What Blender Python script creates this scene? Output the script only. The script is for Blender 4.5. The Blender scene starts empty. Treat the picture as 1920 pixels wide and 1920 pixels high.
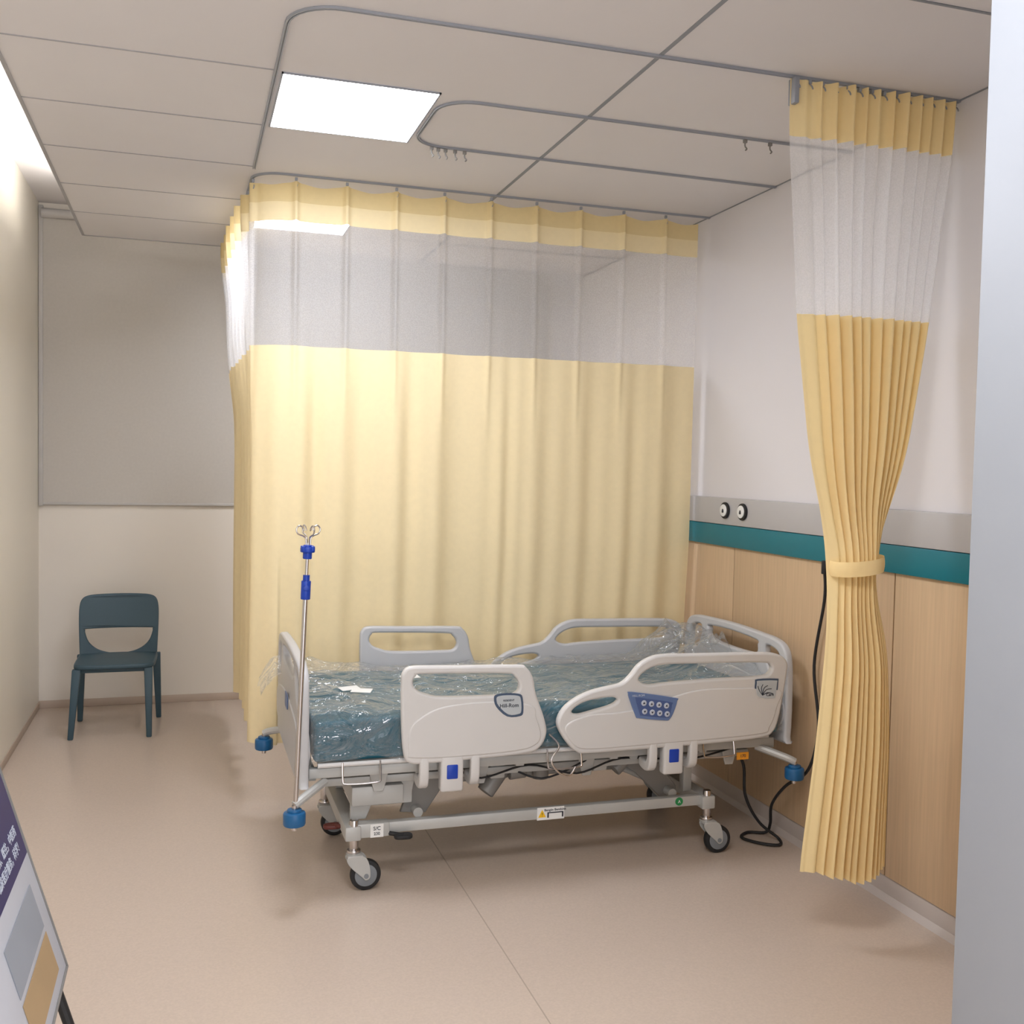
import bpy, bmesh, math, random
from mathutils import Vector, Matrix, noise
random.seed(4)
scene=bpy.context.scene
COL=scene.collection
try: scene.view_settings.view_transform='Standard'
except Exception: pass

# ---------------------------------------------------------------- materials
def lin(c):
    o=[]
    for v in c:
        v=v/255.
        o.append(v/12.92 if v<=.04045 else ((v+.055)/1.055)**2.4)
    return (o[0],o[1],o[2],1)
def mat(name,c,rough=.5,metal=0,var=.04,scale=8,bump=0,bscale=200,spec=.5,stretch=None,trans=0,emit=0):
    m=bpy.data.materials.new(name); m.use_nodes=True
    nt=m.node_tree; b=nt.nodes['Principled BSDF']
    b.inputs['Roughness'].default_value=rough; b.inputs['Metallic'].default_value=metal
    b.inputs['Specular IOR Level'].default_value=spec
    tc=nt.nodes.new('ShaderNodeTexCoord'); mp=nt.nodes.new('ShaderNodeMapping')
    nt.links.new(tc.outputs['Object'],mp.inputs['Vector'])
    if stretch: mp.inputs['Scale'].default_value=stretch
    n=nt.nodes.new('ShaderNodeTexNoise'); n.inputs['Scale'].default_value=scale; n.inputs['Detail'].default_value=2
    nt.links.new(mp.outputs['Vector'],n.inputs['Vector'])
    r=nt.nodes.new('ShaderNodeValToRGB'); l=lin(c)
    r.color_ramp.elements[0].position=.3; r.color_ramp.elements[1].position=.7
    r.color_ramp.elements[0].color=[x*(1-var) for x in l[:3]]+[1]
    r.color_ramp.elements[1].color=[min(1,x*(1+var)) for x in l[:3]]+[1]
    nt.links.new(n.outputs['Fac'],r.inputs['Fac']); nt.links.new(r.outputs['Color'],b.inputs['Base Color'])
    if bump:
        n2=nt.nodes.new('ShaderNodeTexNoise'); n2.inputs['Scale'].default_value=bscale
        nt.links.new(mp.outputs['Vector'],n2.inputs['Vector'])
        bp=nt.nodes.new('ShaderNodeBump'); bp.inputs['Strength'].default_value=bump; bp.inputs['Distance'].default_value=.01
        nt.links.new(n2.outputs['Fac'],bp.inputs['Height']); nt.links.new(bp.outputs['Normal'],b.inputs['Normal'])
    if trans:
        t=nt.nodes.new('ShaderNodeBsdfTranslucent'); nt.links.new(r.outputs['Color'],t.inputs['Color'])
        mx=nt.nodes.new('ShaderNodeMixShader'); mx.inputs[0].default_value=trans
        nt.links.new(b.outputs[0],mx.inputs[1]); nt.links.new(t.outputs[0],mx.inputs[2])
        nt.links.new(mx.outputs[0],nt.nodes['Material Output'].inputs['Surface'])
    if emit:
        b.inputs['Emission Color'].default_value=l; b.inputs['Emission Strength'].default_value=emit
    return m
M={}
M['wall']=mat('wall_paint',(220,217,220),.6,var=.01,scale=2)
M['wallL']=mat('wall_cream_lacquer',(230,224,211),.4,var=.01,scale=2)
M['wallB']=mat('wall_cream_paint',(224,217,207),.6,var=.01,scale=2)
M['ceil']=mat('ceiling_panel',(221,218,219),.7,var=.01,scale=3)
M['jamb']=mat('door_jamb_paint',(150,155,164),.5,var=.01)
M['base']=mat('baseboard_vinyl',(184,174,168),.5,var=.02)
M['base2']=mat('baseboard_beige',(188,171,156),.5,var=.02)
M['grid']=mat('ceiling_joint',(140,144,150),.6,var=.02)
M['gridl']=mat('ceiling_joint_light',(166,165,168),.6,var=.02)
M['alu']=mat('aluminium_track',(156,160,168),.45,.2,var=.03)
M['floor']=mat('vinyl_floor',(195,179,165),.30,var=.05,scale=130,spec=.5)
M['seam']=mat('floor_seam',(168,154,140),.5,var=.02)
M['wood']=mat('beech_laminate',(198,170,137),.45,var=.06,scale=3,stretch=(30,30,1.2))
M['gap']=mat('dark_gap',(84,58,40),.8)
M['hwgrey']=mat('trunking_grey',(182,180,181),.4,var=.01)
M['teal']=mat('trunking_teal',(0,112,128),.35,var=.02)
M['blind']=mat('blind_fabric',(190,185,178),.85,var=.02,scale=60)
M['blindrail']=mat('blind_rail',(186,183,180),.5)
M['yel']=mat('curtain_yellow',(243,226,184),.85,var=.015,scale=40,trans=.18,spec=.15)
M['yelw']=mat('curtain_yellow_fold_glow',(251,229,176),.85,var=.01,scale=40,trans=.34,spec=.15)  # same yellow cloth, with the richer glow among gathered folds put into its colour
M['yel2']=mat('curtain_yellow_double',(229,208,157),.85,var=.015,scale=40,trans=.12,spec=.15)
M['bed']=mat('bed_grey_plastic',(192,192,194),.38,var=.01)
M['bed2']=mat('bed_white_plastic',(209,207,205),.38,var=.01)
M['steel']=mat('painted_steel',(184,184,181),.4,.15,var=.03)
M['steeld']=mat('grey_steel',(134,132,129),.45,.2,var=.05)
M['chrome']=mat('chrome',(205,200,198),.2,1,var=.02)
M['blue']=mat('blue_plastic',(24,92,142),.35)
M['royal']=mat('royal_blue_plastic',(18,62,170),.35)
M['pblue']=mat('panel_blue',(98,120,164),.4)
M['pblued']=mat('panel_mid_blue',(74,94,142),.4)
M['edge']=mat('badge_edge_slate',(70,86,108),.4)
M['plight']=mat('panel_light',(190,197,210),.4)
M['face']=mat('badge_face_grey',(184,190,194),.4)
M['ink']=mat('ink',(30,34,48),.6)
M['white']=mat('white_label',(230,230,228),.5)
M['yellow']=mat('warning_yellow',(240,190,30),.5)
M['orange']=mat('orange_tag',(225,150,40),.5)
M['green']=mat('green_sticker',(30,130,70),.5)
M['red']=mat('red_pedal',(96,40,34),.5)
M['black']=mat('black_rubber',(28,28,30),.6)
M['hub']=mat('wheel_hub',(125,130,135),.45)
M['matt']=mat('mattress_teal',(24,88,106),.5,var=.10,scale=4,bump=.25,bscale=7,spec=.3)
M['chair']=mat('chair_plastic',(54,78,90),.5,var=.03)
M['navy']=mat('poster_navy',(42,38,88),.4)
M['pgrey']=mat('poster_grey',(140,146,156),.4)
M['ptan']=mat('poster_tan',(164,138,102),.4)
M['pwhite']=mat('poster_white',(186,190,200),.4)
M['lamp']=mat('lamp_diffuser',(243,246,255),.5,var=0,emit=31)
M['cove']=mat('led_strip',(255,250,242),.5,var=0,emit=78)

def net():
    m=bpy.data.materials.new('curtain_net'); m.use_nodes=True; nt=m.node_tree; nt.nodes.clear()
    o=nt.nodes.new('ShaderNodeOutputMaterial'); mx=nt.nodes.new('ShaderNodeMixShader')
    tr=nt.nodes.new('ShaderNodeBsdfTransparent'); d=nt.nodes.new('ShaderNodeBsdfDiffuse'); tl=nt.nodes.new('ShaderNodeBsdfTranslucent')
    m2=nt.nodes.new('ShaderNodeMixShader'); m2.inputs[0].default_value=.4
    d.inputs[0].default_value=(.96,.96,.98,1); tl.inputs[0].default_value=(.96,.96,.98,1)
    nt.links.new(d.outputs[0],m2.inputs[1]); nt.links.new(tl.outputs[0],m2.inputs[2])
    uv=nt.nodes.new('ShaderNodeUVMap')
    vor=nt.nodes.new('ShaderNodeTexVoronoi'); vor.inputs['Scale'].default_value=210; vor.inputs['Randomness'].default_value=.5
    nt.links.new(uv.outputs[0],vor.inputs['Vector'])
    mr=nt.nodes.new('ShaderNodeMapRange'); mr.inputs[1].default_value=.2; mr.inputs[2].default_value=.6; mr.inputs[3].default_value=.28; mr.inputs[4].default_value=.34
    nt.links.new(vor.outputs['Distance'],mr.inputs[0]); nt.links.new(mr.outputs[0],mx.inputs[0])
    nt.links.new(tr.outputs[0],mx.inputs[1]); nt.links.new(m2.outputs[0],mx.inputs[2]); nt.links.new(mx.outputs[0],o.inputs[0])
    return m,mr
M['net'],_=net()
M['net2'],q_=net(); q_.inputs[3].default_value=.44; q_.inputs[4].default_value=.50; M['net2'].name='gathered_curtain_net'
def film():
    m=bpy.data.materials.new('clear_film'); m.use_nodes=True; nt=m.node_tree; nt.nodes.clear()
    o=nt.nodes.new('ShaderNodeOutputMaterial'); mx=nt.nodes.new('ShaderNodeMixShader')
    tr=nt.nodes.new('ShaderNodeBsdfTransparent'); g=nt.nodes.new('ShaderNodeBsdfGlossy'); g.inputs['Roughness'].default_value=.10
    d=nt.nodes.new('ShaderNodeBsdfDiffuse'); d.inputs[0].default_value=(.84,.87,.88,1)
    m2=nt.nodes.new('ShaderNodeMixShader'); m2.inputs[0].default_value=.30
    nt.links.new(g.outputs[0],m2.inputs[1]); nt.links.new(d.outputs[0],m2.inputs[2])
    tc=nt.nodes.new('ShaderNodeTexCoord'); n=nt.nodes.new('ShaderNodeTexNoise'); n.inputs['Scale'].default_value=6.0; n.inputs['Detail'].default_value=3; n.inputs['Distortion'].default_value=2.2
    mp=nt.nodes.new('ShaderNodeMapping'); mp.inputs['Scale'].default_value=(.8,1.6,1.2); mp.inputs['Rotation'].default_value=(0,0,.5)
    nt.links.new(tc.outputs['Object'],mp.inputs['Vector']); nt.links.new(mp.outputs['Vector'],n.inputs['Vector'])
    b=nt.nodes.new('ShaderNodeBump'); b.inputs['Strength'].default_value=1.0; b.inputs['Distance'].default_value=.06
    nt.links.new(n.outputs['Fac'],b.inputs['Height']); nt.links.new(b.outputs[0],g.inputs['Normal'])
    lw=nt.nodes.new('ShaderNodeLayerWeight'); lw.inputs['Blend'].default_value=.42; nt.links.new(b.outputs[0],lw.inputs['Normal'])
    mr=nt.nodes.new('ShaderNodeMapRange'); mr.inputs[3].default_value=.09; mr.inputs[4].default_value=.62
    nt.links.new(lw.outputs['Facing'],mr.inputs[0]); nt.links.new(mr.outputs[0],mx.inputs[0])
    nt.links.new(tr.outputs[0],mx.inputs[1]); nt.links.new(m2.outputs[0],mx.inputs[2]); nt.links.new(mx.outputs[0],o.inputs[0])
    return m
M['film']=film()

# ---------------------------------------------------------------- mesh helpers
def from_bm(bm):
    me=bpy.data.meshes.new('m'); bm.to_mesh(me); bm.free(); return me
def join(ms):
    bm=bmesh.new()
    for m in ms: bm.from_mesh(m)
    return from_bm(bm)
def box(x0,x1,y0,y1,z0,z1,bev=0,seg=2):
    bm=bmesh.new(); bmesh.ops.create_cube(bm,size=1)
    bmesh.ops.scale(bm,vec=(abs(x1-x0),abs(y1-y0),abs(z1-z0)),verts=bm.verts)
    bmesh.ops.translate(bm,vec=((x0+x1)/2,(y0+y1)/2,(z0+z1)/2),verts=bm.verts)
    if bev: bmesh.ops.bevel(bm,geom=bm.edges[:],offset=bev,segments=seg,affect='EDGES',profile=.5)
    return from_bm(bm)
def cyl(p0,p1,r,r2=None,seg=24,bev=0):
    p0=Vector(p0);p1=Vector(p1);d=p1-p0
    bm=bmesh.new(); bmesh.ops.create_cone(bm,cap_ends=True,segments=seg,radius1=r,radius2=r if r2 is None else r2,depth=d.length)
    if bev:
        es=[e for e in bm.edges if any(len(f.verts)>4 for f in e.link_faces)]
        bmesh.ops.bevel(bm,geom=es,offset=bev,segments=2,affect='EDGES',profile=.5)
    q=d.to_track_quat('Z','Y'); bmesh.ops.transform(bm,matrix=Matrix.Translation((p0+p1)/2)@q.to_matrix().to_4x4(),verts=bm.verts)
    return from_bm(bm)
def frustum(p0,p1,a,b,bev=.004):
    bm=bmesh.new(); vs=[]
    for p,w in ((p0,a),(p1,b)):
        for sx,sy in ((-1,-1),(1,-1),(1,1),(-1,1)): vs.append(bm.verts.new((p[0]+sx*w[0]/2,p[1]+sy*w[1]/2,p[2])))
    for f in ((3,2,1,0),(4,5,6,7),(0,1,5,4),(1,2,6,5),(2,3,7,6),(3,0,4,7)): bm.faces.new([vs[i] for i in f])
    bmesh.ops.recalc_face_normals(bm,faces=bm.faces)
    if bev: bmesh.ops.bevel(bm,geom=bm.edges[:],offset=bev,segments=2,affect='EDGES',profile=.5)
    return from_bm(bm)
def sm(pts,n=5,closed=True):
    P=[Vector(p) for p in pts]; N=len(P); out=[]
    for i in range(N if closed else N-1):
        g=lambda k:P[k%N] if closed else P[max(0,min(N-1,k))]
        a,b,c,d=g(i-1),g(i),g(i+1),g(i+2)
        for k in range(n):
            t=k/n
            out.append(.5*((2*b)+(c-a)*t+(2*a-5*b+4*c-d)*t*t+(3*b-a-3*c+d)*t*t*t))
    if not closed: out.append(P[-1])
    return out
def rr(x0,x1,y0,y1,r,n=5):
    o=[]
    for cx,cy,a0 in ((x1-r,y1-r,0),(x0+r,y1-r,90),(x0+r,y0+r,180),(x1-r,y0+r,270)):
        for k in range(n+1):
            a=math.radians(a0+90*k/n); o.append((cx+r*math.cos(a),cy+r*math.sin(a)))
    return o
def curve_to_mesh(cu):
    ob=bpy.data.objects.new('tmp',cu); COL.objects.link(ob)
    dg=bpy.context.evaluated_depsgraph_get(); me=bpy.data.meshes.new_from_object(ob.evaluated_get(dg))
    bpy.data.objects.remove(ob); me.materials.clear(); return me
MAPS={'XZ':Matrix(((1,0,0,0),(0,0,-1,0),(0,1,0,0),(0,0,0,1))),
      'YZ':Matrix(((0,0,1,0),(1,0,0,0),(0,1,0,0),(0,0,0,1))),
      'YZr':Matrix(((0,0,-1,0),(-1,0,0,0),(0,1,0,0),(0,0,0,1))),
      'XY':Matrix.Identity(4)}
def plate(loops,t,bev=.004,plane='XZ',at=0.):
    cu=bpy.data.curves.new('c','CURVE'); cu.dimensions='2D'; cu.fill_mode='BOTH'
    for l in loops:
        sp=cu.splines.new('POLY'); sp.points.add(len(l)-1); sp.use_cyclic_u=True
        for i,p in enumerate(l): sp.points[i].co=(p[0],p[1],0,1)
    cu.extrude=max(0.0001,t/2-bev); cu.bevel_depth=bev; cu.bevel_resolution=2; cu.offset=-bev
    me=curve_to_mesh(cu)
    me.transform(MAPS[plane])
    off={'XZ':(0,at,0),'YZ':(at,0,0),'YZr':(at,0,0),'XY':(0,0,at)}[plane]
    me.transform(Matrix.Translation(off)); return me
def tube(pts,r,closed=False,smooth=True,n=6,res=3):
    P=sm(pts,n,closed) if smooth else [Vector(p) for p in pts]
    cu=bpy.data.curves.new('c','CURVE'); cu.dimensions='3D'; cu.bevel_depth=r; cu.bevel_resolution=res; cu.use_fill_caps=True
    sp=cu.splines.new('POLY'); sp.points.add(len(P)-1); sp.use_cyclic_u=closed
    for i,p in enumerate(P): sp.points[i].co=(p[0],p[1],p[2],1)
    return curve_to_mesh(cu)
def text(s,size,plane,loc,ext=.0006,align='CENTER'):
    cu=bpy.data.curves.new('t','FONT'); cu.body=s; cu.size=size; cu.extrude=ext; cu.align_x=align; cu.align_y='CENTER'
    me=curve_to_mesh(cu)
    me.transform(MAPS[plane] if isinstance(plane,str) else plane); me.transform(Matrix.Translation(loc)); return me
def ob(name,ms,m,parent=None,ang=35,smooth=True,label=None,cat=None,kind=None,group=None):
    me=join(ms) if isinstance(ms,(list,tuple)) else ms
    me.name=name
    if smooth and len(me.polygons):
        me.polygons.foreach_set('use_smooth',[True]*len(me.polygons))
        me.set_sharp_from_angle(angle=math.radians(ang))
    me.materials.clear(); me.materials.append(M[m] if isinstance(m,str) else m)
    o=bpy.data.objects.new(name,me); COL.objects.link(o)
    if len(me.vertices):
        xs=[v.co for v in me.vertices]; c=Vector([(min(v[i] for v in xs)+max(v[i] for v in xs))/2 for i in range(3)])
        me.transform(Matrix.Translation(-c)); o.location=c
    if parent:
        o.parent=parent
        w=Vector((0,0,0)); p=parent
        while p: w+=p.location; p=p.parent
        o.location=Vector(o.location)-w
    if label: o['label']=label
    if cat: o['category']=cat
    if kind: o['kind']=kind
    if group: o['group']=group
    return o
def empty(name,loc,label,cat,group=None,parent=None):
    e=bpy.data.objects.new(name,None); e.empty_display_size=.1; e.location=loc; COL.objects.link(e)
    if parent:
        e.parent=parent
        w=Vector((0,0,0)); p=parent
        while p: w+=p.location; p=p.parent
        e.location=Vector(loc)-w
    if label: e['label']=label
    if cat: e['category']=cat
    if group: e['group']=group
    return e

# ---------------------------------------------------------------- room shell
XR,XL,YB,H,HT=2.533,-.90,7.09,2.895,3.20
ob('floor',box(-1.1,2.7,-1.5,7.25,-.1,0),'floor',kind='structure')
ob('wall_right',box(XR,XR+.12,1.1,7.25,0,HT),'wall',kind='structure')
ob('wall_left',box(XL-.12,XL,-1.5,7.25,0,HT),'wallL',kind='structure')
ob('wall_back',box(XL,XR,YB,YB+.12,0,HT),'wallB',kind='structure')
ob('wall_front',box(1.338,2.7,1.12,1.50,0,HT,.004),'jamb',kind='structure')
ob('ceiling',[box(-.59,XR,-1.5,6.47,H,H+.035),box(-1.1,2.7,-1.5,7.25,HT,HT+.08)],'ceil',kind='structure')
ob('baseboard_right',[box(XR-.008,XR,1.5,YB,0,.085,.003),frustum((XR-.006,4.3,.02),(XR-.016,4.3,0),(.004,5.6),(.03,5.6),0)],'base',kind='structure')
ob('baseboard_back',box(XL,XR,YB-.008,YB,0,.05,.003),'base2',kind='structure')
ob('baseboard_left',box(XL,XL+.006,-1.5,YB,0,.045,.002),'base2',kind='structure')
k=1
def trim(m,*a):
    global k
    ob('trim_%d'%k,box(*a),m,kind='structure'); k+=1
zc=H-.0025
for y in (3.52,4.10,4.68,5.29,5.87): trim('gridl',-.59,.262,y-.003,y+.003,zc,H+.001)
for y in (2.39,5.29,5.87): trim('grid',.275,XR,y-.005,y+.005,zc,H+.001)
trim('grid',1.392,1.406,-1,6.47,zc,H+.001)
trim('grid',.262,.273,4.9,6.47,zc,H+.001)
trim('grid',XR-.008,XR,1.5,6.47,zc,H+.001)
trim('gridl',-.592,-.578,-1.5,6.47,H-.003,H+.037)
trim('gridl',-.59,XR,6.458,6.472,H-.003,H+.037)
trim('seam',1.004,1.008,1.0,7.0,-.001,.0006)

seams=[1.52,2.02,3.197,4.377,5.556,6.735,7.08]
for a,b in zip(seams[:-1],seams[1:]):
    ob('wall_panel',box(XR-.014,XR-.001,a+.003,b-.003,.088,1.236,.001),'wood',label='light beech laminate wall panel below the teal rail',cat='wall panel',group='beech wainscot panels')
trim('gap',XR-.006,XR-.0005,1.5,7.08,.086,1.236)
e=empty('bedhead_trunking',(XR,4.3,1.236),'grey wall rail with teal lower band and round outlets','wall rail')
ob('cover_panel',[box(XR-.034,XR-.001,1.52,6.95,1.342,1.472,.004)],'hwgrey',e)
ob('color_band',[box(XR-.030,XR-.001,1.52,6.95,1.236,1.340,.003)],'teal',e,label='glossy teal band')
for y in (4.434,4.270):
    s=empty('outlet',(XR-.034,y,1.412),'round outlet with black ring and white centre',None,parent=e)
    ob('ring',cyl((XR-.034,y,1.412),(XR-.046,y,1.412),.040,seg=40,bev=.003),'black',s)
    ob('cap',cyl((XR-.046,y,1.412),(XR-.052,y,1.412),.030,seg=40,bev=.002),'white',s)
    ob('symbol',[plate([sm([(-y-.008,1.402),(-y-.006,1.415),(-y,1.420),(-y+.006,1.415),(-y+.008,1.402)],4)],.001,.0002,'YZr',XR-.0526)],'ink',s)

# ---------------------------------------------------------------- blind
e=empty('roller_blind',(.8,7.0,1.3),'light grey fabric roller blind lowered over the window','blind')
ob('fabric',box(-.876,2.48,7.070,7.073,1.320,3.12),'blind',e)
ob('bottom_rail',box(-.878,2.484,7.066,7.078,1.306,1.323,.003),'blindrail',e)
ob('roller',cyl((-.88,7.055,3.13),(2.49,7.055,3.13),.030),'blindrail',e)
ob('side_guide',box(-.898,-.872,7.060,7.089,1.30,3.18,.002),'blindrail',e)

# ---------------------------------------------------------------- ceiling lights
for (x0,x1,y0,y1,lb) in ((.289,.832,3.527,4.100,'square LED ceiling panel glowing white beside the curtain track'),(.30,.83,5.30,5.865,'square LED ceiling panel glowing beyond the drawn curtain')):
    e=empty('ceiling_light',((x0+x1)/2,(y0+y1)/2,H),lb,'ceiling light',group='LED ceiling panels')
    ob('diffuser',box(x0+.006,x1-.006,y0+.006,y1-.006,H-.005,H-.001),'lamp',e)
    fr=[box(x0,x1,y0,y0+.006,H-.006,H-.0005),box(x0,x1,y1-.006,y1,H-.006,H-.0005),box(x0,x0+.006,y0,y1,H-.006,H-.0005),box(x1-.006,x1,y0,y1,H-.006,H-.0005)]
    ob('frame',fr,'alu',e)
ob('cove_light',box(-.575,-.555,.5,6.25,H+.036,H+.046),'cove',label='warm LED strip lying in the ceiling cove',cat='cove light')

# ---------------------------------------------------------------- tracks
def arc(cx,cy,r,a0,a1,n=8): return [(cx+r*math.cos(math.radians(a0+(a1-a0)*i/n)),cy+r*math.sin(math.radians(a0+(a1-a0)*i/n))) for i in range(n+1)]
def rail(path,w=.013,h=.008,z=H-.0005):
    bm=bmesh.new(); rings=[]
    P=[Vector(p) for p in path]
    for i,p in enumerate(P):
        a=P[max(0,i-1)];b=P[min(len(P)-1,i+1)];t=(b-a).normalized();nn=Vector((-t.y,t.x))
        rings.append([bm.verts.new((p.x+nn.x*s*w/2,p.y+nn.y*s*w/2,zz)) for s,zz in ((-1,z),(-1,z-h),(-.3,z-h),(-.3,z-h*.5),(.3,z-h*.5),(.3,z-h),(1,z-h),(1,z))])
    for a,b in zip(rings[:-1],rings[1:]):
        for j in range(8): bm.faces.new((a[j],a[(j+1)%8],b[(j+1)%8],b[j]))
    bm.faces.new(rings[0]); bm.faces.new(rings[-1][::-1])
    bmesh.ops.recalc_face_normals(bm,faces=bm.faces)
    return from_bm(bm)
ob('curtain_track',rail([(2.53,2.965)]+arc(.42,3.13,.15,270,180)+[(.27,4.70)]),'alu',label='slim aluminium curtain track turning a corner on the ceiling',cat='curtain track')
ob('curtain_track',rail([(2.53,4.74)]+arc(.40,4.87,.13,270,180)+[(.26,5.6),(.235,6.45)]),'alu',label='aluminium curtain track carrying the drawn yellow curtain',cat='curtain track')
e=empty('drip_track',(1.7,3.85,H),'U-shaped aluminium ceiling track with small drip hooks','ceiling track')
ob('rail',rail([(2.53,3.572)]+arc(.98,3.70,.13,270,180)+arc(.98,3.98,.13,180,90)+[(2.53,4.125)],w=.012,h=.008),'alu',e)
for x,y in ((.93,4.10),(.96,4.11),(.99,4.11),(1.03,4.11),(1.07,4.11),(2.05,3.572),(2.16,3.572)):
    ob('track_hook',[tube([(x,y,H-.008),(x,y,H-.033),(x+.008,y,H-.043),(x+.002,y,H-.050)],.003),box(x-.007,x+.007,y-.006,y+.006,H-.022,H-.009,.001)],'steeld',e)

# ---------------------------------------------------------------- curtains
def grid_mesh(fn,us,vs,su=1,sv=1):
    bm=bmesh.new(); uvl=bm.loops.layers.uv.new('UVMap')
    g=[[bm.verts.new(fn(u,v)) for v in vs] for u in us]
    for i in range(len(us)-1):
        for j in range(len(vs)-1):
            f=bm.faces.new((g[i][j],g[i][j+1],g[i+1][j+1],g[i+1][j]))
            for l,(a,b) in zip(f.loops,((i,j),(i,j+1),(i+1,j+1),(i+1,j))): l[uvl].uv=(us[a]*su,vs[b]*sv)
    return from_bm(bm)
def frange(a,b,n): return [a+(b-a)*i/n for i in range(n+1)]
def ss(t): t=max(0,min(1,t)); return t*t*(3-2*t)
L1=2.475-.40; RA=.13; L2=RA*math.pi/2; L3=1.55
def fpath(s):
    if s<L1: return Vector((2.475-s,4.745)),Vector((0,-1))
    if s<L1+L2:
        a=(s-L1)/RA; return Vector((.40-RA*math.sin(a),4.745+RA-RA*math.cos(a))),Vector((-math.sin(a),-math.cos(a)))
    q=s-L1-L2; return Vector((.27-q*.035,4.875+q)),Vector((-1,0))
PL=.2285
fr_=[random.uniform(.35,1.35) for _ in range(40)]; fo_=[random.uniform(-.24,.24) for _ in range(40)]
def far(s,z):
    ph=s/PL-.83; d=abs(ph-round(ph))
    sag=.013*(1-math.cos(2*math.pi*ph))/2
    wt=ss((z-2.785)/.075)
    zz=z-sag*wt
    p,n=fpath(s)
    tt=2.862-z
    wtop=1-ss((tt-.25)/1.0)
    pinch=math.exp(-(d/.055)**2)*.032
    scal=-.007*(1-math.cos(2*math.pi*ph))/2
    k=ph+10; i=int(k); f=ss(k-i)
    am=fr_[i]*(1-f)+fr_[i+1]*f; of=fo_[i]*(1-f)+fo_[i+1]*f
    c=math.cos(2*math.pi*(ph+of*(1-wtop)*1.2))
    low=.013*am*c+.005*math.cos(4*math.pi*(ph+of)+1.1+z*.5)+.010*math.sin(ph*2.3+1)
    off=wtop*(pinch+scal)+(1-wtop)*low-.012
    wob=.006*noise.noise(Vector((s*3,z*1.0,3)))
    back=.035*ss((1.3-z)/.6) if s<L1 else 0
    ret=ss((s-L1-L2)/.5)
    off+=ret*(.030*ss((z-2.45)/.35)-.035*ss((2.3-z)/.5))
    q=p+n*(off+wob-back)
    return (q.x,q.y,zz)
us=frange(0,L1+L2+L3,560)
e=empty('privacy_curtain',(1.3,4.76,.3),'pale yellow pleated curtain with white net band, drawn behind the bed','curtain')
ob('header_hem',grid_mesh(far,us,frange(2.775,2.862,6)),'yel2',e,ang=180,label='darker double-layer yellow hem')
ob('header_band',grid_mesh(far,us,frange(2.69,2.775,5)),'yel',e,ang=180)
ob('net_panel',grid_mesh(far,us,frange(2.132,2.69,12)),'net',e,ang=180,label='sheer white net band')
ob('fabric_panel',grid_mesh(far,us,frange(.305,2.132,36)),'yel',e,ang=180)
i=0
while True:
    s=(i+.83)*PL
    if s>L1+L2+L3: break
    p,n=fpath(s); x,y=p
    ob('curtain_hook',[tube([(x,y,2.882),(x,y,2.868),(x+.004,y-.012,2.85),(x,y-.016,2.835)],.0025,n=3,res=1),box(x-.006,x+.006,y-.006,y+.006,2.868,2.882,.001)],'alu',e); i+=1
prof=[(2.885,1.862,2.518),(2.70,1.863,2.510),(2.12,1.908,2.432),(1.66,1.980,2.345),(1.42,2.050,2.258),(1.30,2.078,2.230),(1.20,2.076,2.240),(1.03,2.066,2.285),(.69,2.038,2.310),(.25,1.990,2.310)]
def pr(z):
    for (a,al,ar),(b,bl,br) in zip(prof[:-1],prof[1:]):
        if z>=b:
            t=max(0,(a-z)/(a-b)); return al+(bl-al)*t,ar+(br-ar)*t
    return prof[-1][1:]
NF=12
fo=[random.uniform(-.22,.22) for _ in range(NF+3)]; fa=[random.uniform(.6,1.25) for _ in range(NF+3)]
ZB=.235
def near(s,v):
    z=ZB+v*(2.883-ZB)
    z+=(1-ss(v/.15))*(.014*math.sin(s*7+1)+.004*math.sin(s*23))
    l=r=0
    for dz in (-.08,-.04,0,.04,.08):
        a,b=pr(min(2.885,max(.25,z+dz))); l+=a/5; r+=b/5
    sp=s**.85
    k=s*NF; i=int(k); f=ss(k-i)
    o=fo[i]*(1-f)+fo[i+1]*f; am=fa[i]*(1-f)+fa[i+1]*f
    top=ss((z-2.45)/.3)
    ph=math.pi*(k+o+.18*noise.noise(Vector((s*3,z*.6,7)))*(1-top))
    tie=math.exp(-((z-1.295)/.16)**2)
    A=.034*am*(1-.5*tie)*(.25+.75*ss(s/.2))
    A*=1-.25*top
    w=2*math.sqrt(math.sin(ph)**2+.03)-1.1
    w2=.45*math.sin(ph*4+1)*top
    conv=math.sqrt(max(0,1-(2*s-1)**2))
    B=.065*tie+.045*ss((1.3-z)/.4)+.035*ss((2.6-z)/1.0)*(1 if z>1.3 else .6)
    x=l+(r-l)*sp
    y=2.965-B*conv-A*(w+w2*.5)+.010*noise.noise(Vector((s*2,z*1.0,0)))
    return (x,y+.02*tie,z)
V2=lambda z:(z-ZB)/(2.883-ZB)
us=frange(0,1,NF*22)
e=empty('tied_curtain',(2.2,2.96,.24),'yellow and white net curtain gathered with a fabric tie','curtain')
ob('header_hem',grid_mesh(near,us,frange(V2(2.82),1,5)),'yelw',e,ang=180)
ob('header_band',grid_mesh(near,us,frange(V2(2.70),V2(2.82),6)),'yelw',e,ang=180)
ob('net_panel',grid_mesh(near,us,frange(V2(2.125),V2(2.70),16),1.5,2.65),'net2',e,ang=180,label='gathered white net band')
ob('fabric_panel',grid_mesh(near,us,frange(0,V2(2.125),60)),'yelw',e,ang=180)
def tie(u,v):
    a=2*math.pi*u; z=1.268+v*.050
    rx=.088+.004*math.sin(v*math.pi); ry=.086
    return (2.156+rx*math.cos(a),2.935+ry*math.sin(a),z+.012*math.cos(a))
ob('tie_back',grid_mesh(tie,frange(0,1,48),frange(0,1,6)),'yelw',e,ang=60)
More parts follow.
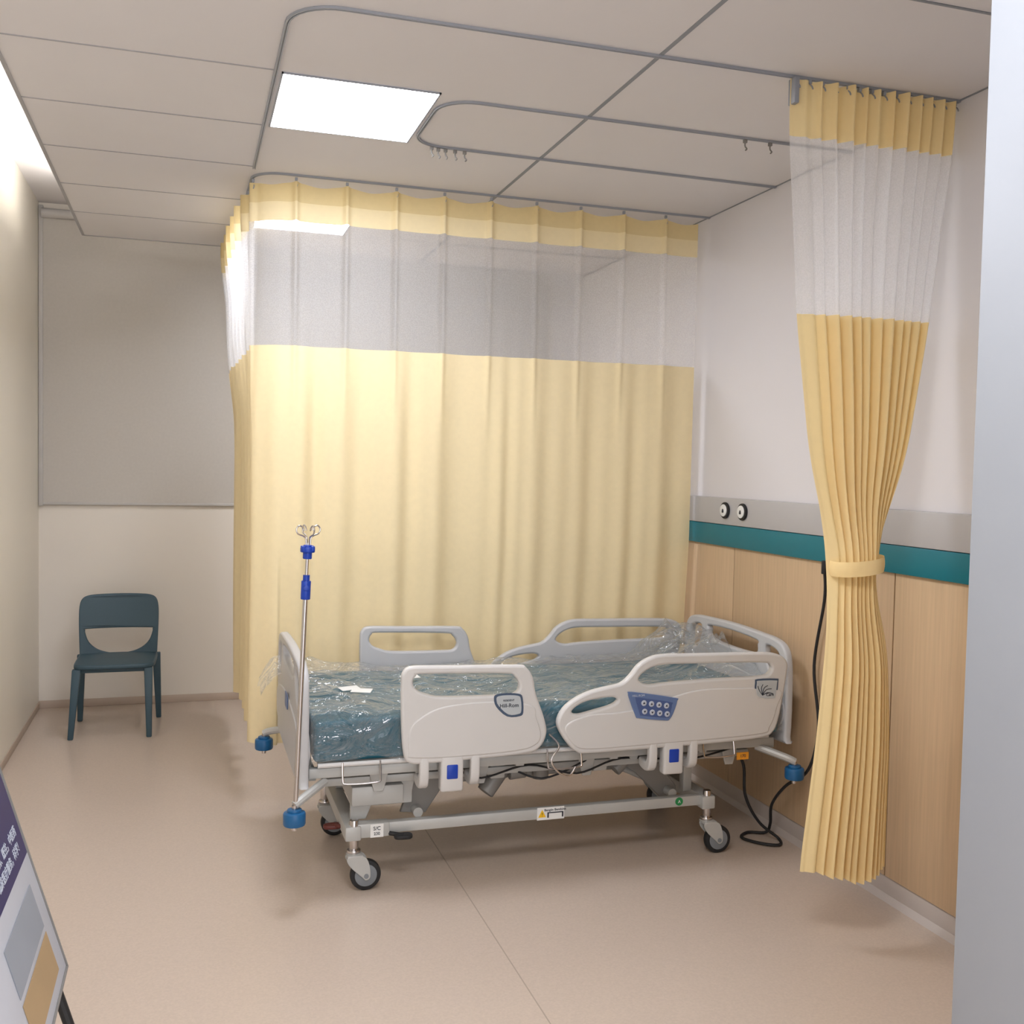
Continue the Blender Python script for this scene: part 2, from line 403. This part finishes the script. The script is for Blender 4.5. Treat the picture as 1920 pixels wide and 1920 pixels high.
for i in range(14):
    x=1.885+i*.048
    ob('curtain_hook',[box(x-.005,x+.005,2.958,2.972,2.872,2.885,.001),tube([(x,2.965,2.874),(x,2.95,2.86),(x,2.945,2.85)],.0025,n=2,res=1)],'alu',e)
ob('leading_edge_clip',box(1.866,1.884,2.945,2.985,2.80,2.884,.003),'alu',e)

# ---------------------------------------------------------------- chair
e=empty('chair',(-.40,6.45,0),'dark teal plastic chair with open slot in the backrest','chair')
def shear(me,f):
    for v in me.vertices: v.co=f(v.co)
    return me
bo=[(-.612,.37),(-.618,.50),(-.622,.62),(-.620,.705),(-.606,.752),(-.570,.772),(-.50,.778),(-.394,.780),(-.288,.778),(-.218,.772),(-.182,.752),(-.168,.705),(-.166,.62),(-.170,.50),(-.176,.37)]
bo=sm(bo,4,False)
hol=[(-.586,.566),(-.575,.572),(-.394,.574),(-.213,.572),(-.202,.566),(-.203,.545),(-.222,.495),(-.262,.455),(-.32,.430),(-.394,.422),(-.468,.430),(-.526,.455),(-.566,.495),(-.585,.545)]
bk=plate([bo,sm(hol,4)],.022,.006,'XZ',6.62)
bm=bmesh.new(); bm.from_mesh(bk); bmesh.ops.triangulate(bm,faces=bm.faces); bmesh.ops.subdivide_edges(bm,edges=[x for x in bm.edges if x.calc_length()>.05],cuts=2); bk=from_bm(bm)
bk=shear(bk,lambda c:Vector((c.x,c.y+(c.z-.42)*.15+.025*(1-((c.x+.394)/.23)**2),c.z)))
ob('backrest',bk,'chair',e,ang=50)
so=sm([(-.617,6.30),(-.60,6.255),(-.55,6.235),(-.40,6.228),(-.25,6.235),(-.20,6.255),(-.178,6.30),(-.170,6.50),(-.176,6.64),(-.22,6.652),(-.394,6.658),(-.57,6.652),(-.612,6.64),(-.618,6.50)],4)
seat=plate([so],.028,.010,'XY',.412)
ob('seat',[seat,box(-.585,-.215,6.27,6.285,.375,.405,.003)],'chair',e)
for a,b in (((-.598,6.268,.40),(-.629,6.248,0)),((-.212,6.268,.40),(-.205,6.222,0)),((-.178,6.635,.42),(-.164,6.69,0)),((-.606,6.635,.42),(-.618,6.69,0))):
    ob('leg',frustum(a,b,(.048,.038),(.030,.028),.006),'chair',e)

# ---------------------------------------------------------------- hospital bed
bed=empty('hospital_bed',(1.38,4.15,0),'light grey electric hospital bed with raised side rails','hospital bed')
YN,YF=3.705,4.665
FO=[(.757,.80),(.764,.838),(.790,.856),(.86,.856),(.976,.852),(1.204,.846),(1.243,.834),(1.270,.796),(1.284,.731),(1.318,.640),(1.330,.575),(1.300,.518),(1.227,.499),(1.025,.492),(.859,.488),(.798,.492),(.770,.525),(.759,.656)]
FH=[(.800,.795),(.812,.820),(.85,.826),(1.15,.815),(1.195,.802),(1.215,.768),(1.198,.738),(1.136,.734),(.917,.738),(.855,.750),(.815,.768)]
HO=[(1.373,.610),(1.398,.668),(1.453,.708),(1.519,.733),(1.587,.746),(1.640,.757),(1.678,.787),(1.711,.826),(1.757,.852),(1.815,.864),(1.958,.862),(2.25,.857),(2.345,.846),(2.388,.813),(2.388,.757),(2.362,.60),(2.335,.525),(2.278,.499),(2.091,.490),(1.80,.486),(1.514,.484),(1.455,.494),(1.405,.545)]
HH=[(1.713,.768),(1.748,.803),(1.816,.822),(1.959,.821),(2.26,.814),(2.312,.800),(2.308,.772),(2.262,.758),(2.05,.756),(1.842,.750),(1.755,.745)]
HS=[(1.432,.655),(1.47,.683),(1.53,.698),(1.60,.702),(1.625,.690),(1.60,.672),(1.53,.655),(1.46,.642)]
def siderail(kind,y,sgn):
    e=empty('side_rail',(1.05 if kind=='f' else 1.9,y,.5),None,None,parent=bed)
    O,Hs=(FO,[FH]) if kind=='f' else (HO,[HH,HS])
    loops=[sm(O,4)]+[sm(h,4) for h in Hs]
    body=plate(loops,.032,.010,'XZ',y)
    if kind=='f': rel=[(.785,.535),(.80,.515),(.95,.508),(1.20,.515),(1.285,.535),(1.305,.575),(1.285,.640),(1.262,.690),(1.10,.712),(.92,.702),(.83,.665),(.79,.62)]
    else: rel=[(1.405,.600),(1.44,.525),(1.52,.502),(1.80,.505),(2.25,.515),(2.312,.545),(2.345,.63),(2.352,.70),(2.15,.715),(1.95,.712),(1.75,.66),(1.62,.642),(1.50,.638)]
    relm=plate([sm(rel,5)],.012,.005,'XZ',y+sgn*.014)
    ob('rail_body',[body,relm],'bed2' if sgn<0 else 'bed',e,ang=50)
    fy=y+sgn*.0215
    pl='XZ'
    if kind=='f':
        if sgn<0:
            b=ob('badge',plate([sm([(1.120,.738),(1.16,.742),(1.21,.737),(1.226,.722),(1.230,.665),(1.215,.650),(1.165,.652),(1.122,.690),(1.112,.722)],3)],.004,.001,pl,fy+.002),'edge',e,label='grey maker badge with slate edge')
            ob('badge_face',plate([sm([(1.128,.731),(1.16,.734),(1.206,.730),(1.218,.717),(1.221,.670),(1.208,.659),(1.169,.660),(1.130,.695),(1.121,.720)],3)],.003,.001,pl,fy-.0005),'face',b)
            ob('lettering',[text('Hill-Rom',.021,pl,(1.172,fy-.0026,.694)),text('RESIDENT',.010,pl,(1.170,fy-.0026,.714))],'ink',b)
    else:
        s=sgn
        cp=ob('control_panel',plate([sm([(1.665,.716),(1.682,.722),(1.868,.690),(1.880,.677),(1.866,.632),(1.848,.603),(1.824,.600),(1.715,.615),(1.699,.625),(1.672,.69)],3)],.006,.002,pl,fy),'pblue',e,label='blue push-button control panel')
        cy=fy+s*.004
        ob('keypad',plate([sm([(1.696,.694),(1.71,.698),(1.848,.674),(1.856,.662),(1.846,.616),(1.83,.612),(1.728,.626),(1.716,.634)],3)],.003,.001,pl,cy+s*-.0008),'pblued' if s<0 else 'pblue',cp)
        for i in range(4):
            for j in range(2):
                bx=1.732+i*.033+(0.004*j); bz=.676-.0052*i-j*.034
                q=ob('button',cyl((bx,cy,bz),(bx,cy+s*.003,bz),.0115,seg=20,bev=.001),'plight',cp,label='round pale push button')
                ob('symbol',plate([[(bx-.005,bz-.003),(bx+.005,bz-.003),(bx,bz+.005)]] if j==0 else [[(bx-.005,bz+.003),(bx,bz-.005),(bx+.005,bz+.003)]],.001,.0001,pl,cy+s*.0036),'ink',cp)
        if s<0: ob('lettering',text('HILL-ROM',.012,pl,(1.708,cy-.001,.7065)),'plight',cp)
        if s<0:
            b=ob('badge',plate([sm([(2.245,.748),(2.335,.746),(2.345,.735),(2.338,.668),(2.325,.658),(2.255,.664),(2.236,.69),(2.236,.735)],3)],.003,.001,pl,fy+.003),'edge',e,label='badge with leaf emblem')
            ob('badge_face',plate([sm([(2.25,.741),(2.330,.739),(2.338,.730),(2.331,.673),(2.321,.665),(2.26,.671),(2.243,.693),(2.243,.732)],3)],.003,.001,pl,fy+.0015),'face',b)
            lf=[]
            for q in range(5):
                a=math.radians(20+q*28); lf.append(tube([(2.27,fy-.001,.68),(2.27+.025*math.cos(a),fy-.001,.68+.03*math.sin(a)),(2.27+.05*math.cos(a-.25),fy-.001,.68+.045*math.sin(a-.25))],.0014,n=3,res=1))
            lf.append(text('Care',.018,pl,(2.305,fy-.001,.681)))
            ob('emblem',lf,'ink',b)
    xs,lx=((.848,1.045),.955) if kind=='f' else ((1.785,1.965),1.875)
    for x in xs:
        pts=[(y+sgn*-.02,.53),(y+sgn*.012,.52),(y+sgn*.020,.46),(y+sgn*.010,.405),(y-sgn*.03,.385),(y-sgn*.085,.395),(y-sgn*.085,.43),(y-sgn*.03,.425),(y-sgn*.012,.46)]
        ob('mounting_arm',plate([sm(pts,4)],.036,.008,'YZ',x),'bed2',e,ang=50)
    lt=ob('latch',[box(lx-.044,lx+.044,min(y-sgn*.03,y+sgn*.018),max(y-sgn*.03,y+sgn*.018),.375,.515,.010,3)],'bed2',e)
    a,b=sorted((y+sgn*.010,y+sgn*.022))
    ob('release_button',box(lx-.022,lx+.022,a,b,.425,.480,.005),'royal',lt,label='blue release button')
for kd in 'fh':
    siderail(kd,YN,-1); siderail(kd,YF,1)
def board(x,top,bot,th,y0=3.725,y1=4.655):
    c=(y0+y1)/2; w=(y1-y0)/2
    O=[(-w,bot+.03),(-w+.03,bot),(0,bot-.005),(w-.03,bot),(w,bot+.03),(w+.005,(top+bot)/2),(w-.002,top-.10),(w-.03,top-.035),(w-.10,top-.008),(w*.5,top),(0,top+.006),(-w*.5,top),(-w+.10,top-.008),(-w+.03,top-.035),(-w+.002,top-.10),(-w-.005,(top+bot)/2)]
    h1=[(-w*.48,top-.055),(-w*.45,top-.038),(0,top-.030),(w*.45,top-.038),(w*.48,top-.055),(w*.44,top-.095),(0,top-.105),(-w*.44,top-.095)]
    def side(s): return [(s*(w-.055),top-.10),(s*(w-.075),top-.062),(s*(w-.14),top-.045),(s*(w-.175),top-.055),(s*(w-.165),top-.11),(s*(w-.13),top-.155),(s*(w-.075),top-.165),(s*(w-.055),top-.15)]
    L=[O,h1,side(1),side(-1)]
    L=[sm([(p[0]+c,p[1]) for p in l],4) for l in L]
    rel=[(c-w+.06,bot+.06),(c,bot+.045),(c+w-.06,bot+.06),(c+w-.05,bot+.2),(c,bot+.25),(c-w+.05,bot+.2)]
    return [plate(L,th,.010,'YZ',x),plate([sm(rel,5)],th+.010,.005,'YZ',x)]
ob('headboard',board(2.425,.895,.455,.034),'bed',bed,ang=50)
f=ob('footboard',board(.408,.868,.415,.036),'bed',bed,ang=50)
ob('badge',plate([rr(-4.20,-4.10,.62,.68,.012)],.003,.001,'YZr',.382),'pblue',f,label='small blue sticker')
fr=[]
for y in (3.775,4.575): fr.append(box(.43,2.38,y-.015,y+.015,.440,.478,.004))
for x in (.44,.85,1.25,1.65,2.05,2.37): fr.append(box(x-.018,x+.018,3.77,4.58,.430,.468,.004))
fr.append(box(.47,2.36,3.80,4.55,.470,.492,.003))
ob('bed_frame',fr,'steel',bed)
for y in (3.745,4.605): ob('frame_tube',tube([(.46,y,.492),(1.38,y,.492),(2.34,y,.492)],.009,smooth=False),'bed2',bed)
ob('lower_rail',box(.50,2.30,3.83,3.86,.385,.415,.004),'steel',bed)
ob('lower_rail',box(.50,2.30,4.47,4.50,.385,.415,.004),'steel',bed)
for x in (.70,1.10,1.55,1.90,2.20):
    ob('deck_bracket',plate([[(x-.045,.475),(x+.045,.475),(x+.03,.40),(x+.018,.358),(x-.018,.358),(x-.03,.40)]],.008,.002,'XZ',3.820),'steel',bed)
for x in (1.18,1.62):
    ob('cross_member',box(x-.03,x+.03,3.84,4.48,.365,.42,.005),'steel',bed)
for (xa,za,xb,zb) in ((1.05,.40,.88,.26),(1.62,.40,1.90,.27)):
    for y in (3.98,4.22):
        ob('lift_strut',cyl((xa,y,za),(xb,y,zb),.014),'steel',bed)
for x in (.62,1.42,2.10):
    ob('wire_holder',tube([(x-.07,3.74,.50),(x-.07,3.725,.44),(x-.055,3.72,.425),(x+.055,3.72,.425),(x+.07,3.725,.44),(x+.07,3.74,.50)],.004,n=3),'chrome',bed)
ob('wire_hook',tube([(1.355,3.735,.56),(1.385,3.70,.52),(1.35,3.69,.47),(1.38,3.69,.42),(1.43,3.70,.40),(1.46,3.71,.43)],.004,n=5),'chrome',bed)
bf=[]
for y in (3.82,4.38): bf.append(box(.62,2.10,y-.018,y+.018,.198,.240,.004))
for x in (.60,2.09): bf.append(box(x-.03,x+.03,3.78,4.42,.185,.240,.006))
bf.append(box(.585,.74,3.79,3.84,.19,.245,.006)); bf.append(box(.585,.74,4.36,4.41,.19,.245,.006))
ob('base_frame',bf,'steel',bed)
for y in (3.90,4.30):
    ob('lift_arm',plate([[(.80,.245),(.90,.235),(1.00,.38),(1.01,.455),(.90,.465),(.84,.36)]],.022,.004,'XZ',y),'steeld',bed)
    ob('lift_arm',plate([[(1.70,.450),(1.78,.465),(1.86,.42),(1.99,.26),(1.99,.215),(1.92,.215),(1.80,.33),(1.70,.40)]],.022,.004,'XZ',y),'steeld',bed)
    ob('lift_post',box(2.02,2.06,y-.02,y+.02,.235,.44,.005),'steel',bed)
    ob('lift_bracket',plate([[(.60,.24),(.66,.24),(.68,.29),(.84,.29),(.84,.335),(.86,.44),(.82,.44),(.79,.36),(.62,.36),(.60,.32)]],.02,.003,'XZ',y-.03),'steel',bed)
for p,q in (((.95,3.80,.425),(.95,4.34,.425)),((1.75,3.80,.43),(1.75,4.34,.43)),((.86,3.84,.255),(.86,4.36,.255)),((1.95,3.84,.245),(1.95,4.36,.245))):
    ob('cross_tube',cyl(p,q,.019),'steel',bed)
ob('cross_beam',box(.60,.80,3.83,4.38,.30,.375,.006),'steel',bed)
ob('control_box',box(.82,.93,3.93,4.06,.27,.40,.01),'steeld',bed)
for p,q,r in (((1.02,3.93,.385),(1.75,3.95,.40),.016),((1.05,4.12,.36),(1.80,4.12,.40),.022)):
    ob('actuator',[cyl(p,q,r),box(p[0],p[0]+.22,p[1]-.045,p[1]+.045,p[2]-.04,p[2]+.05,.012),cyl((p[0]+.20,p[1]-.03,p[2]+.01),(p[0]+.12,p[1]-.05,p[2]-.085),.036,bev=.005)],'steeld',bed)
ob('motor',[cyl((1.38,3.90,.445),(1.38,3.90,.335),.034,bev=.005)],'steeld',bed)
ob('motor',[cyl((1.80,3.90,.43),(1.70,3.88,.35),.028,bev=.004)],'steeld',bed)
ob('motor',[cyl((1.24,3.89,.375),(1.31,3.89,.38),.034,bev=.005)],'steeld',bed)
for P_ in ([(1.0,3.81,.43),(1.1,3.80,.385),(1.3,3.81,.42),(1.5,3.80,.375),(1.7,3.81,.42),(2.0,3.80,.40),(2.25,3.81,.44)],[(1.2,3.87,.42),(1.35,3.80,.365),(1.55,3.82,.42)]):
    ob('wiring',tube(P_,.004),'black',bed)
for (px,py,dx) in ((.605,3.80,.042),(2.09,3.80,.042),(.572,4.40,.04),(2.11,4.40,.04)):
    c=empty('caster',(px,py,0),None,None,parent=bed); wx=px+dx; wy=py-.02
    ob('stem',[cyl((px,py,.262),(px,py,.135),.017,bev=.003),cyl((px,py,.150),(px,py,.135),.026,bev=.003)],'chrome',c)
    hoods=[]
    for s in (-1,1):
        hoods.append(plate([sm([(px-.028,.132),(px+.03,.135),(px+.052,.105),(wx+.016,.055),(wx,.042),(wx-.016,.055),(px-.02,.10)],4)],.005,.0015,'XZ',wy+s*.021))
    hoods.append(box(px-.028,px+.03,wy-.022,wy+.03,.126,.138,.003))
    ob('fork',hoods,'steel',c)
    ob('tire',[cyl((wx,wy-.015,.058),(wx,wy+.015,.058),.058,seg=48,bev=.007)],'black',c)
    ob('hub',[cyl((wx,wy-.0165,.058),(wx,wy+.0165,.058),.042,seg=36,bev=.002),cyl((wx,wy-.026,.058),(wx,wy+.026,.058),.009,seg=16)],'hub',c)
for x,y,m,lb in ((.79,3.775,'black','black brake pedal'),(.545,3.95,'red','dark red brake pedal')):
    ob('pedal',[plate([sm([(x-.030,y-.016),(x+.02,y-.022),(x+.035,y),(x+.02,y+.022),(x-.030,y+.016)],4)],.016,.005,'XY',.192),cyl((x,y,.195),(.62,3.85,.21),.008)],m,bed,label=lb)
for x,y,z in ((.370,3.665,.335),(.335,4.69,.335),(2.425,3.670,.350),(2.425,4.69,.350)):
    b=empty('bumper',(x,y,z),'blue plastic corner bumper',None,parent=bed)
    ob('bumper_wheel',[cyl((x,y,z-.028),(x,y,z+.022),.040,seg=32,bev=.008),cyl((x,y,z+.02),(x,y,z+.032),.026,bev=.003)],'blue',b)
    ob('bumper_pin',[cyl((x,y,z-.045),(x,y,z+.045),.010)],'chrome',b)
    sx=1 if x<1 else -1; sy=1 if y<4 else -1
    ob('bumper_arm',[tube([(x,y,z+.045),(x+sx*.03,y+sy*.02,z+.06),(x+sx*.12,y+sy*.11,z+.09)],.016,n=3)],'steel',b)
w=ob('warning_label',box(1.335,1.450,3.7985,3.8015,.196,.246),'white',bed,smooth=False,label='white warning sticker with yellow triangle')
ob('warning_triangle',plate([[(1.340,.207),(1.372,.207),(1.356,.238)]],.001,.0001,'XZ',3.798),'yellow',w)
ob('lettering',[text('Bengiin Bendsinn',.0135,'XZ',(1.411,3.7978,.235)),text('!',.020,'XZ',(1.356,3.7972,.218)),box(1.378,1.446,3.7972,3.798,.222,.226),box(1.378,1.384,3.7972,3.798,.204,.222),box(1.440,1.446,3.7972,3.798,.204,.222)],'ink',w,smooth=False)
gs=ob('round_sticker',cyl((1.962,3.802,.222),(1.962,3.799,.222),.017),'green',bed,label='green round sticker')
ob('symbol',text('A',.018,'XZ',(1.962,3.798,.222)),'white',gs)
rs=ob('rating_label',box(.665,.715,3.786,3.7895,.192,.243),'white',bed,smooth=False,label='small white rating sticker')
ob('lettering',[text('S/C',.020,'XZ',(.690,3.785,.226)),text('230',.016,'XZ',(.690,3.785,.206))],'ink',rs)
tg=ob('cable_tag',box(2.20,2.255,3.752,3.757,.395,.425),'orange',bed,smooth=False,label='orange tag')
ob('lettering',text('170',.018,'XZ',(2.228,3.7515,.410)),'ink',tg)

# mattress
mt=empty('mattress',(1.4,4.18,.5),'teal mattress wrapped in clear plastic film on the bed','mattress')
bm=bmesh.new(); bm.from_mesh(box(.445,2.395,3.745,4.625,.502,.660,.018,3))
long=[x for x in bm.edges if x.calc_length()>.3]
bmesh.ops.subdivide_edges(bm,edges=long,cuts=24,use_grid_fill=True)
for v in bm.verts:
    if v.co.z>.6: v.co.z+=.010*noise.noise(Vector((v.co.x*2.5,v.co.y*3,0)))
    if v.co.x<.6: v.co.z-=.012*(.6-v.co.x)/.15*(1 if v.co.z>.6 else 0)
ob('mattress_cover',from_bm(bm),'matt',mt,ang=50)
def ridge(u,v,sc,sd): return 1-2*abs(noise.noise(Vector((u*sc,v*sc,sd))))
def drape(u,v):
    x=min(max(u,.436),2.40); y=min(max(v,3.738),4.632)
    du=max(.436-u,0)+max(u-2.40,0)*.3; dv=max(3.738-v,0)+max(v-4.632,0)
    n1=ridge(u*.6+v*.5,v*1.4-u*.3,3.8,1)-.5; n2=ridge(u+v*.4,v,8,5)-.5
    z=.682+.024*max(n1,-.35)+.011*n2-max(du,dv)
    z+=.045*ss((.80-x)/.3)*ss((y-3.8)/.3)*max(0,n1+.3)
    hd=ss((x-2.02)/.28)*ss((v-3.80)/.2)
    z+=hd*(.11+.08*n1+.04*n2)*(.5+.5*ss((y-4.0)/.3))
    if max(du,dv)<.001: z=max(z,.672)
    out=.015*n2+.022*n1
    if du>0 and u<1: x-=.001+abs(out)*.3
    if dv>0: y+=(-1 if v<4 else 1)*(.002+abs(out)*.6)
    if x<.436: x=max(x,.428)
    if u>2.40: x=2.40
    return (x,y,max(z,.495))
ob('plastic_wrap',grid_mesh(drape,frange(.436-.18,2.44,190),frange(3.738-.17,4.632+.14,110)),'film',mt,ang=180,label='crinkled clear plastic film')
for (x,y,a) in ((.62,4.05,.3),(.66,4.00,-.4),(.90,4.22,.2)):
    me=box(-.04,.04,-.022,.022,-.001,.001); me.transform(Matrix.Translation((x,y,.708))@Matrix.Rotation(a,4,'Z')@Matrix.Rotation(.12,4,'X'))
    ob('paper_tag',me,'white',mt,smooth=False,label='small white paper tag')
def tuft(u,v):
    n=ridge(u,v,2.2,2)-.5
    return (.385-.09*u+.015*n*u,4.52-.14*v*(1-.3*u)+.02*n*u,.76-.06*v-.10*u*u+.02*n)
ob('plastic_flap',grid_mesh(tuft,frange(0,1,20),frange(0,1,20)),'film',mt,ang=180)

# ---------------------------------------------------------------- drip stand
e=empty('drip_stand',(.374,3.665,.34),'slim chrome drip pole with blue clamps at the bed foot','drip stand')
P=lambda z:(.372+(z-.34)*.036,3.665,z)
ob('pole',cyl(P(.38),P(1.17),.0085),'chrome',e)
ob('upper_pole',cyl(P(1.15),P(1.32),.006),'chrome',e)
ob('height_collar',[cyl(P(1.118),P(1.185),.017,bev=.003),cyl((.401,3.645,1.16),(.401,3.675,1.16),.010,bev=.002),cyl(P(1.185),P(1.205),.012)],'royal',e,label='blue height-adjusting collar')
kb=[cyl(P(1.262),P(1.312),.016,bev=.003),cyl(P(1.285),P(1.305),.026,seg=12,bev=.004)]
for a in range(4):
    an=math.radians(45+90*a); kb.append(cyl((.4065+.022*math.cos(an),3.665+.022*math.sin(an),1.29),(.4065+.022*math.cos(an),3.665+.022*math.sin(an),1.308),.008,bev=.002))
ob('clamp_knob',kb,'royal',e,label='blue hook-holder knob')
for a in range(4):
    an=math.radians(20+90*a); c,s=math.cos(an),math.sin(an); cx,cy=.408,3.665
    pts=[(.008,1.30),(.010,1.335),(.022,1.345),(.040,1.352),(.046,1.368),(.036,1.380),(.022,1.375),(.016,1.362)]
    ob('hook',tube([(cx+c*r,cy+s*r,z) for r,z in pts],.0028,n=4),'chrome',e)

# ---------------------------------------------------------------- power cable
pts=[(2.24,3.86,.43),(2.29,3.85,.34),(2.31,3.86,.20),(2.38,3.86,.08),(2.455,3.82,.014),(2.42,3.76,.010),(2.35,3.80,.010),(2.31,3.88,.010),(2.37,3.93,.010),(2.44,3.90,.014),(2.45,3.88,.06),(2.43,3.84,.16),(2.45,3.77,.26),(2.485,3.66,.36),(2.50,3.62,.55),(2.497,3.66,.80),(2.495,3.60,1.08),(2.485,3.59,1.20)]
e=empty('power_cable',(2.4,3.85,0),'black power cable coiled on the floor behind the bed','cable')
ob('cord',tube(pts,.0065,n=8),'black',e)
ob('plug',[cyl((2.485,3.59,1.19),(2.485,3.59,1.245),.014,bev=.003)],'black',e)

# ---------------------------------------------------------------- poster stand (faces the room, leans back)
e=empty('sign_stand',(-.2,2.0,0),'leaning sign board with navy printed poster on black easel legs','sign board')
Yf=2.47; bot=Vector((-.256,Yf,.450)); upv=Vector((-.135,0,.453)).normalized(); nv=Vector((.453,0,.135)).normalized()
def PM():
    return Matrix(((0,upv.x,nv.x,0),(1,0,0,0),(0,upv.z,nv.z,0),(0,0,0,1)))
def pq(u0,u1,v0,v1,d0,d1,bev=0):
    me=box(-u1,-u0,v0,v1,d0,d1,bev); me.transform(Matrix.Translation(bot)@PM()); return me
ob('board',pq(0,.80,0,1.15,-.018,0,.003),'pwhite',e)
ob('board_frame',[pq(-.004,.0,-.004,1.154,-.02,.003),pq(.80,.804,-.004,1.154,-.02,.003),pq(-.004,.804,-.004,0,-.02,.003)],'steeld',e)
p=ob('poster_print',pq(.010,.79,.285,1.14,.0005,.0015),'navy',e,label='navy printed area with pale text')
ob('picture',[pq(.075,.40,.135,.235,.0005,.0015)],'pgrey',e,label='grey photograph')
ob('picture',[pq(.075,.40,.03,.122,.0005,.0015)],'ptan',e,label='tan photograph')
T=Matrix.Translation(bot)@PM()
tx=[]
for s,v in (('术后、疾病、既往，中医药',.345),('结合、临床医疗服务，科学！',.312)):
    cu=bpy.data.curves.new('t','FONT'); cu.body=s; cu.size=.026; cu.extrude=.0004; cu.align_x='RIGHT'
    me=curve_to_mesh(cu); me.transform(Matrix.Translation((-.05,v,.0022))); me.transform(T); tx.append(me)
ob('lettering',tx,'plight',p,smooth=False)
for u in (.07,.72):
    a=bot+Vector((-.012,-u,.02))-nv*.012; t=-a.z/upv.z
    b=a+upv*t; ob('leg',tube([tuple(a),tuple(b+Vector((0,0,.01)))],.011,smooth=False),'black',e)
ob('rear_leg',[tube([(-.60,Yf-.4,1.45),(-.80,Yf-.4,.012)],.010,smooth=False)],'black',e)

# ---------------------------------------------------------------- lights / world / camera
wd=bpy.data.worlds.new('World'); scene.world=wd; wd.use_nodes=True
bg=wd.node_tree.nodes['Background']; bg.inputs[0].default_value=(.96,.965,1,1); bg.inputs[1].default_value=2.5
la=bpy.data.lights.new('added_fill_light','AREA'); la.shape='RECTANGLE'; la.size=.9; la.size_y=.6; la.energy=36; la.color=(.98,.98,1)  # unseen lamp added under the ceiling to brighten the near end of the room
lo=bpy.data.objects.new('added_fill_light',la); lo.location=(.5,1.5,2.88); COL.objects.link(lo)

yaw,pit,rol=math.radians(17.597),math.radians(2.489),math.radians(1.141)
fw=Vector((math.sin(yaw)*math.cos(pit),math.cos(yaw)*math.cos(pit),-math.sin(pit)))
r0=Vector((math.cos(yaw),-math.sin(yaw),0)); u0=r0.cross(fw)
c,s=math.cos(rol),math.sin(rol); rt=r0*c+u0*s; up=u0*c-r0*s
cam=bpy.data.cameras.new('camera'); cam.sensor_width=36; cam.lens=36.0; cam.clip_start=.02
co=bpy.data.objects.new('camera',cam); COL.objects.link(co)
m=Matrix((( rt.x,up.x,-fw.x,0),(rt.y,up.y,-fw.y,0),(rt.z,up.z,-fw.z,1.6),(0,0,0,1)))
co.matrix_world=m
scene.camera=co
